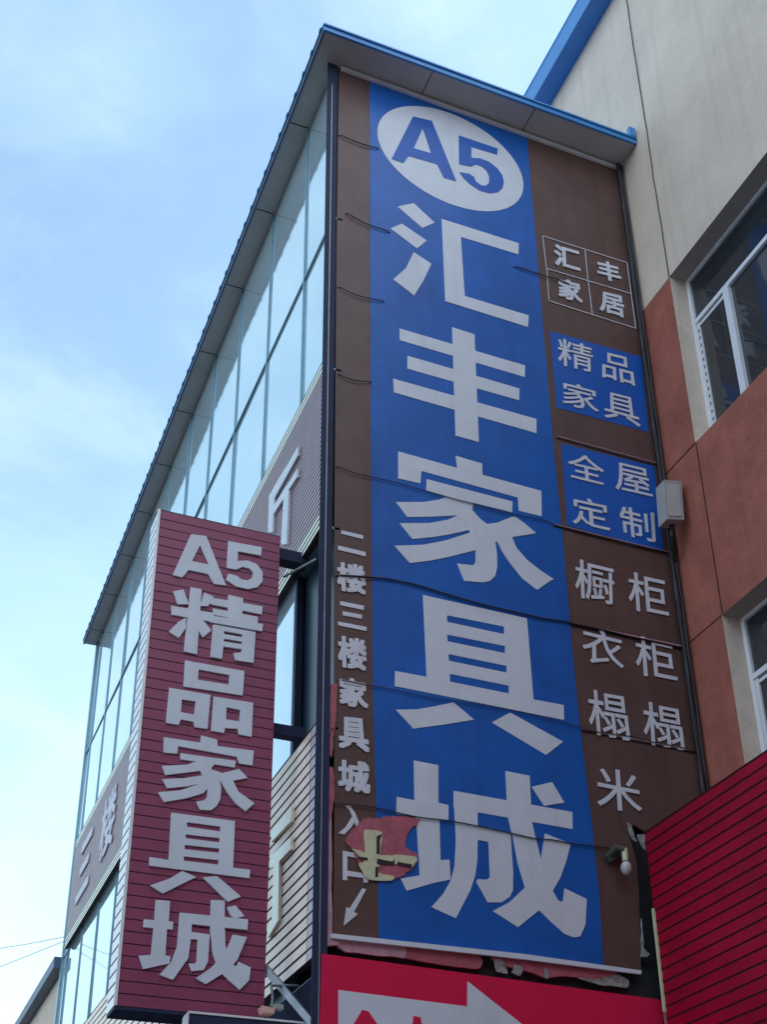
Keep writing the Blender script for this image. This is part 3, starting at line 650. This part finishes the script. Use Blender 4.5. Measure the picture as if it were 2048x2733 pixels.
MB().box(PX0, PX1, PY0+.004, PY1-.002, PZ0-.02, PZ0).build('bottom_panel', M['navy'], ps)
P_A = [(cG7, [[(685, 277), (775, 289), (892, 580), (820, 570), (786, 513), (670, 488), (634, 532), (576, 518)], [(738, 343), (790, 457), (690, 436)]])]
P_5 = [(cG7, [[(905, 318), (1103, 355), (1098, 403), (962, 378), (960, 435), (1020, 433), (1075, 455), (1108, 500), (1108, 555), (1078, 590), (1022, 601), (950, 585), (890, 545),
              (905, 510), (955, 522), (985, 545), (1020, 550), (1048, 532), (1050, 502), (1030, 480), (990, 470), (950, 486), (895, 475)]])]
P_JING = [(cG7, [[(682, 590), (748, 602), (720, 985), (642, 968)]]), (cG7, [[(568, 700), (820, 742), (818, 795), (570, 752)]]), (cG7, [[(580, 614), (640, 604), (672, 690), (605, 690)]]),
          (cG7, [[(762, 622), (818, 645), (785, 702), (738, 700)]]), (cG7, [[(655, 770), (655, 830), (612, 890), (553, 852), (610, 795)]]), (cG7, [[(738, 762), (805, 845), (755, 886), (718, 830)]]),
          (cG7, [[(795, 650), (1108, 703), (1103, 750), (800, 690)]]), (cG7, [[(815, 715), (1080, 765), (1078, 805), (815, 752)]]), (cG7, [[(795, 755), (1110, 808), (1105, 850), (795, 795)]]), (cG7, [[(905, 635), (992, 655), (985, 805), (900, 790)]]),
          (cG7, [[(815, 810), (1066, 855), (1055, 1036), (948, 1020), (935, 980), (980, 975), (985, 955), (875, 940), (868, 1012), (800, 1000)],
                 [(882, 848), (988, 868), (986, 885), (880, 866)], [(880, 893), (986, 910), (985, 927), (878, 910)]])]
P_PIN = [(cG7, [[(650, 1022), (1000, 1085), (990, 1228), (640, 1175)], [(730, 1075), (912, 1108), (908, 1166), (725, 1136)]]),
         (cG7, [[(556, 1183), (800, 1225), (782, 1426), (705, 1415), (700, 1385), (625, 1370), (612, 1402), (536, 1390)], [(630, 1252), (712, 1264), (703, 1342), (625, 1327)]]),
         (cG7, [[(818, 1235), (1052, 1272), (1043, 1472), (965, 1458), (960, 1425), (885, 1420), (880, 1450), (803, 1437)], [(895, 1298), (976, 1315), (970, 1382), (890, 1370)]])]
P_JIA = [(cG8, [[(967, -35), (1182, -2), (1187, -45), (1282, -20), (1282, 18), (1497, 45), (1490, 132), (1412, 120), (1397, 80), (1052, 18), (1044, 62), (964, 55)]]),
         (cG8, [[(1065, 60), (1392, 105), (1385, 143), (1065, 95)]]), (cG8, [[(956, 135), (1100, 128), (1180, 100), (1265, 120), (1240, 150), (1165, 165), (975, 188)]]),
         (cG8, [[(958, 213), (1080, 208), (1200, 190), (1255, 160), (1275, 205), (1200, 235), (1100, 255), (986, 265)]]), (cG8, [[(932, 290), (1060, 280), (1200, 232), (1262, 225), (1200, 295), (1100, 325), (968, 348)]]),
         (cG8, [[(1190, 105), (1270, 118), (1245, 150), (1290, 200), (1305, 260), (1300, 330), (1280, 370), (1245, 396), (1180, 392), (1158, 345), (1200, 340), (1222, 320), (1224, 270), (1210, 225), (1180, 160)]]),
         (cG8, [[(1235, 150), (1310, 177), (1365, 165), (1410, 153), (1462, 205), (1370, 222), (1300, 225)]]), (cG8, [[(1300, 222), (1370, 210), (1405, 285), (1502, 355), (1450, 402), (1390, 355), (1340, 290)]])]
P_JU = [(cG8, [[(1010, 410), (1387, 460), (1375, 735), (1477, 748), (1472, 797), (880, 722), (882, 672), (995, 690)],
               [(1103, 466), (1300, 492), (1300, 522), (1103, 494)], [(1095, 538), (1295, 560), (1295, 586), (1095, 562)], [(1090, 600), (1295, 622), (1292, 648), (1088, 626)], [(1085, 668), (1290, 690), (1288, 718), (1083, 694)]]),
        (cG8, [[(1075, 755), (1157, 790), (960, 887), (885, 840), (1000, 800)]]), (cG8, [[(1195, 792), (1280, 785), (1422, 905), (1345, 936)]])]
P_CHENG = [(cG8, [[(918, 925), (1003, 932), (995, 1050), (1022, 1055), (1018, 1100), (985, 1098), (975, 1255), (1005, 1256), (1000, 1300), (845, 1333), (818, 1255), (890, 1250), (905, 1092), (845, 1085), (848, 1040), (910, 1045)]]),
           (cG8, [[(1060, 1000), (1464, 1040), (1460, 1102), (1058, 1060)]]), (cG8, [[(1060, 1002), (1137, 1012), (1125, 1160), (1110, 1270), (1020, 1397), (940, 1367), (1010, 1290), (1045, 1200)]]),
           (cG8, [[(1100, 1110), (1237, 1130), (1227, 1290), (1202, 1338), (1130, 1345), (1112, 1300), (1150, 1300), (1160, 1288), (1166, 1160), (1102, 1152)]]),
           (cG8, [[(1245, 925), (1326, 930), (1325, 1060), (1330, 1200), (1368, 1290), (1385, 1316), (1400, 1312), (1407, 1290), (1480, 1325), (1470, 1400), (1415, 1456), (1350, 1400), (1290, 1340), (1255, 1240), (1240, 1100)]]),
           (cG8, [[(1375, 1130), (1457, 1145), (1400, 1280), (1330, 1350), (1215, 1422), (1155, 1387), (1240, 1330), (1320, 1250), (1345, 1200)]]), (cG8, [[(1338, 968), (1390, 958), (1442, 1020), (1385, 1036), (1360, 1015)]])]
for q in (P_A, P_5, P_JING, P_PIN, P_JIA, P_JU, P_CHENG): glyph('character', q, M['white'], ps, val=PY0-.013, th=.012)
br = MB(); br.box(PX1, -.01, .42, .53, 7.40, 7.50); br.build('bracket', M['navy'], ps)
br = MB(); br.box(PX1, .0, .44, .53, 5.90, 5.98); br.build('bracket', M['navy'], ps)
br = MB(); br.bar(at(705, 2580, 'y', .40), at(838, 2735, 'y', .10), .045); br.build('bracket', M['steel'], ps)
st = MB(); st.tube([at(757, 1540, 'y', .40), at(845, 1492, 'y', .10)], .010); st.build('stay', M['steel'], ps)
st = MB(); st.tube([at(826, 1470, 'y', .40), at(872, 1408, 'y', .02)], .009); st.build('stay', M['steel'], ps)

# ------------------------------------------------------------------ red ribbed sign on the right
RX = 2.452
rs = thing('ribbed_sign', 'deep red ribbed metal sign boxed out from the terracotta wall', 'sign', (2.8, -2, 2.9))
mb = MB(); yy = [-5.5, -3.62, -1.81, -.12]                       # three sheet lengths with butt joints
for k in range(3): slats_x(mb, RX + (.0015 if k == 1 else 0), yy[k], yy[k+1]-(.003 if k < 2 else 0), 2.9, 5.31, .085, .013, .010, lean=.006)
mb.quad((RX, -.12, 2.9), (W-.002, -.12, 2.9), (W-.002, -.12, 5.31), (RX, -.12, 5.31)); mb.quad((RX, -5.5, 2.9), (W-.002, -5.5, 2.9), (W-.002, -5.5, 5.31), (RX, -5.5, 5.31))
mb.quad((RX, -5.5, 5.31), (W-.002, -5.5, 5.31), (W-.002, -.12, 5.31), (RX, -.12, 5.31)); mb.quad((RX, -5.5, 2.9), (W-.002, -5.5, 2.9), (W-.002, -.12, 2.9), (RX, -.12, 2.9))
mb.build('rib_panel', [M['red'], M['groove_red']], rs, fix=False)
mb = MB(); mb.box(RX-.012, RX+.004, -.135, -.115, 3.98, 4.72); mb.build('edge_strip', M['yellow'], rs)
mb = MB(); mb.box(RX-.010, RX+.004, -.135, -.115, 2.92, 3.975); mb.build('edge_strip', M['pinkred'], rs)

# ------------------------------------------------------------------ red sign with the white arrow
asn = thing('arrow_sign', 'bright red sign with a white arrow pointing right beneath the banner', 'sign', (1.2, 0, 3))
tl, tr = at(861, 2545, 'y', -.03), at(1766, 2668, 'y', -.03)
MB().prism([[tl, tr, Vector((tr.x-.02, -.03, 2.9)), Vector((tl.x-.02, -.03, 2.9))]], (0, .06, 0)).build('panel', M['redflat'], asn)
a0, a1, a2, a3 = [at(x, y, 'y', -.034) for x, y in ((904, 2642), (1248, 2686), (1249, 2619), (1394, 2733))]
h = .34; zc = (a0.z+a1.z)/2-h; tip = a2.x+(a3.x-a2.x)*((a2.z-zc)/(a2.z-a3.z))
MB().prism([[a0, a1, a2, Vector((tip, -.034, zc)), Vector((a2.x, -.034, 2*zc-a2.z)), Vector((a1.x, -.034, 2*zc-a1.z)), Vector((a0.x, -.034, 2*zc-a0.z))]], (0, .0035, 0)).build('arrow_mark', M['white'], asn)
glyph('character', [(ident, [[(967, 2695), (984, 2699), (1012, 2740), (1040, 2772), (1020, 2790), (975, 2745), (935, 2775), (912, 2765), (945, 2732)]])], M['redflat'], asn, val=-.037, th=.0028)
glyph('character', [(ident, [[(1104, 2711), (1123, 2715), (1127, 2740), (1124, 2775), (1098, 2772)]])], M['redflat'], asn, val=-.037, th=.0028)

# ------------------------------------------------------------------ lamps and boxes at the foot
lb = thing('light_box', 'dark sign box with a pale frame under the maroon sign', 'sign', (-.5, .2, 3.2))
c0, c1 = at(505, 2702, 'y', .15), at(770, 2730, 'y', .15)
MB().prism([[c0, Vector((-.04, .15, c0.z-.01)), Vector((-.04, .15, 2.9)), Vector((c0.x, .15, 2.9))]], (0, .12, 0)).build('panel', M['navy'], lb)
MB().box(c0.x-.004, -.036, .143, .27, c0.z-.005, c0.z+.008).box(c0.x-.012, c0.x-.002, .143, .27, 2.9, c0.z-.006).build('frame', M['sidewhite'], lb)
fl = thing('floodlight', 'small salmon lamp on a steel arm beside the foot of the maroon sign', 'lamp', (-.3, .2, 3.7))
pa, pb = at(700, 2683, 'y', .2), at(736, 2705, 'y', .2)
hd = MB(); hd.prism([[Vector((pa.x, .2, pa.z)), Vector((pb.x, .2, pa.z-.012)), Vector((pb.x-.01, .2, pb.z)), Vector((pa.x+.012, .2, pb.z+.004))]], (0, .1, 0)); hd.build('lamp_head', M['salmon'], fl)
MB().tube([at(724, 2630, 'y', .25), at(728, 2660, 'y', .25), at(726, 2686, 'y', .25)], .010).tube([at(724, 2630, 'y', .25), (-.05, .3, at(724, 2630, 'y', .25).z+.03)], .010).build('arm', M['steel'], fl)
MB().prism(px_loops([[(735, 2678), (757, 2681), (757, 2694), (735, 2691)]], ident, 'y', .18), (0, .06, 0)).build('driver_box', M['greybox'], fl)
wl = thing('wall_lamp', 'pale round bulb hanging from a dark bracket at the torn corner of the banner', 'lamp', (2.28, -.08, 4.95))
ctr = at(1673, 2317, 'y', -.11)
bm = bmesh.new(); bmesh.ops.create_uvsphere(bm, u_segments=20, v_segments=14, radius=.041)
for v in bm.verts: v.co.z *= 1.3
bmesh.ops.translate(bm, vec=ctr, verts=bm.verts)
me = bpy.data.meshes.new('bulb'); bm.to_mesh(me); bm.free(); me.materials.append(M['bulb'])
for p in me.polygons: p.use_smooth = True
o = bpy.data.objects.new('bulb', me); col.objects.link(o); o.parent = wl; o.matrix_parent_inverse = Matrix.Translation(-wl.location)
MB().tube([ctr+Vector((0, 0, .055)), ctr+Vector((0, 0, .15))], .022, 12).build('socket', M['yellow'], wl)
MB().tube([ctr+Vector((0, 0, .14)), ctr+Vector((-.05, .03, .16)), ctr+Vector((-.09, .1, .10))], .028, 10).bar(ctr+Vector((-.10, .09, .08)), ctr+Vector((.02, .08, .16)), .05).build('bracket', M['olive'], wl)

# ------------------------------------------------------------------ wires far left
for lab, pts in (('upper thin overhead wire reaching the far end of the glass side', [(-60, 2540), (0, 2531), (75, 2519), (165, 2500)]),
                 ('lower thin overhead wire rising to the far end of the glass side', [(-60, 2605), (0, 2580), (70, 2552), (165, 2512)])):
    p3 = [at(x, y, 'y', YF+.02) for x, y in pts]; p3.insert(0, p3[0]+Vector((-12, 0, -.3))); p3[-1] = Vector((-.005, YF+.02, p3[-1].z))
    tag(MB().tube(p3, .005, 6).build('overhead_wire', M['steel'], smooth=True), lab, 'wire', 'overhead wires')
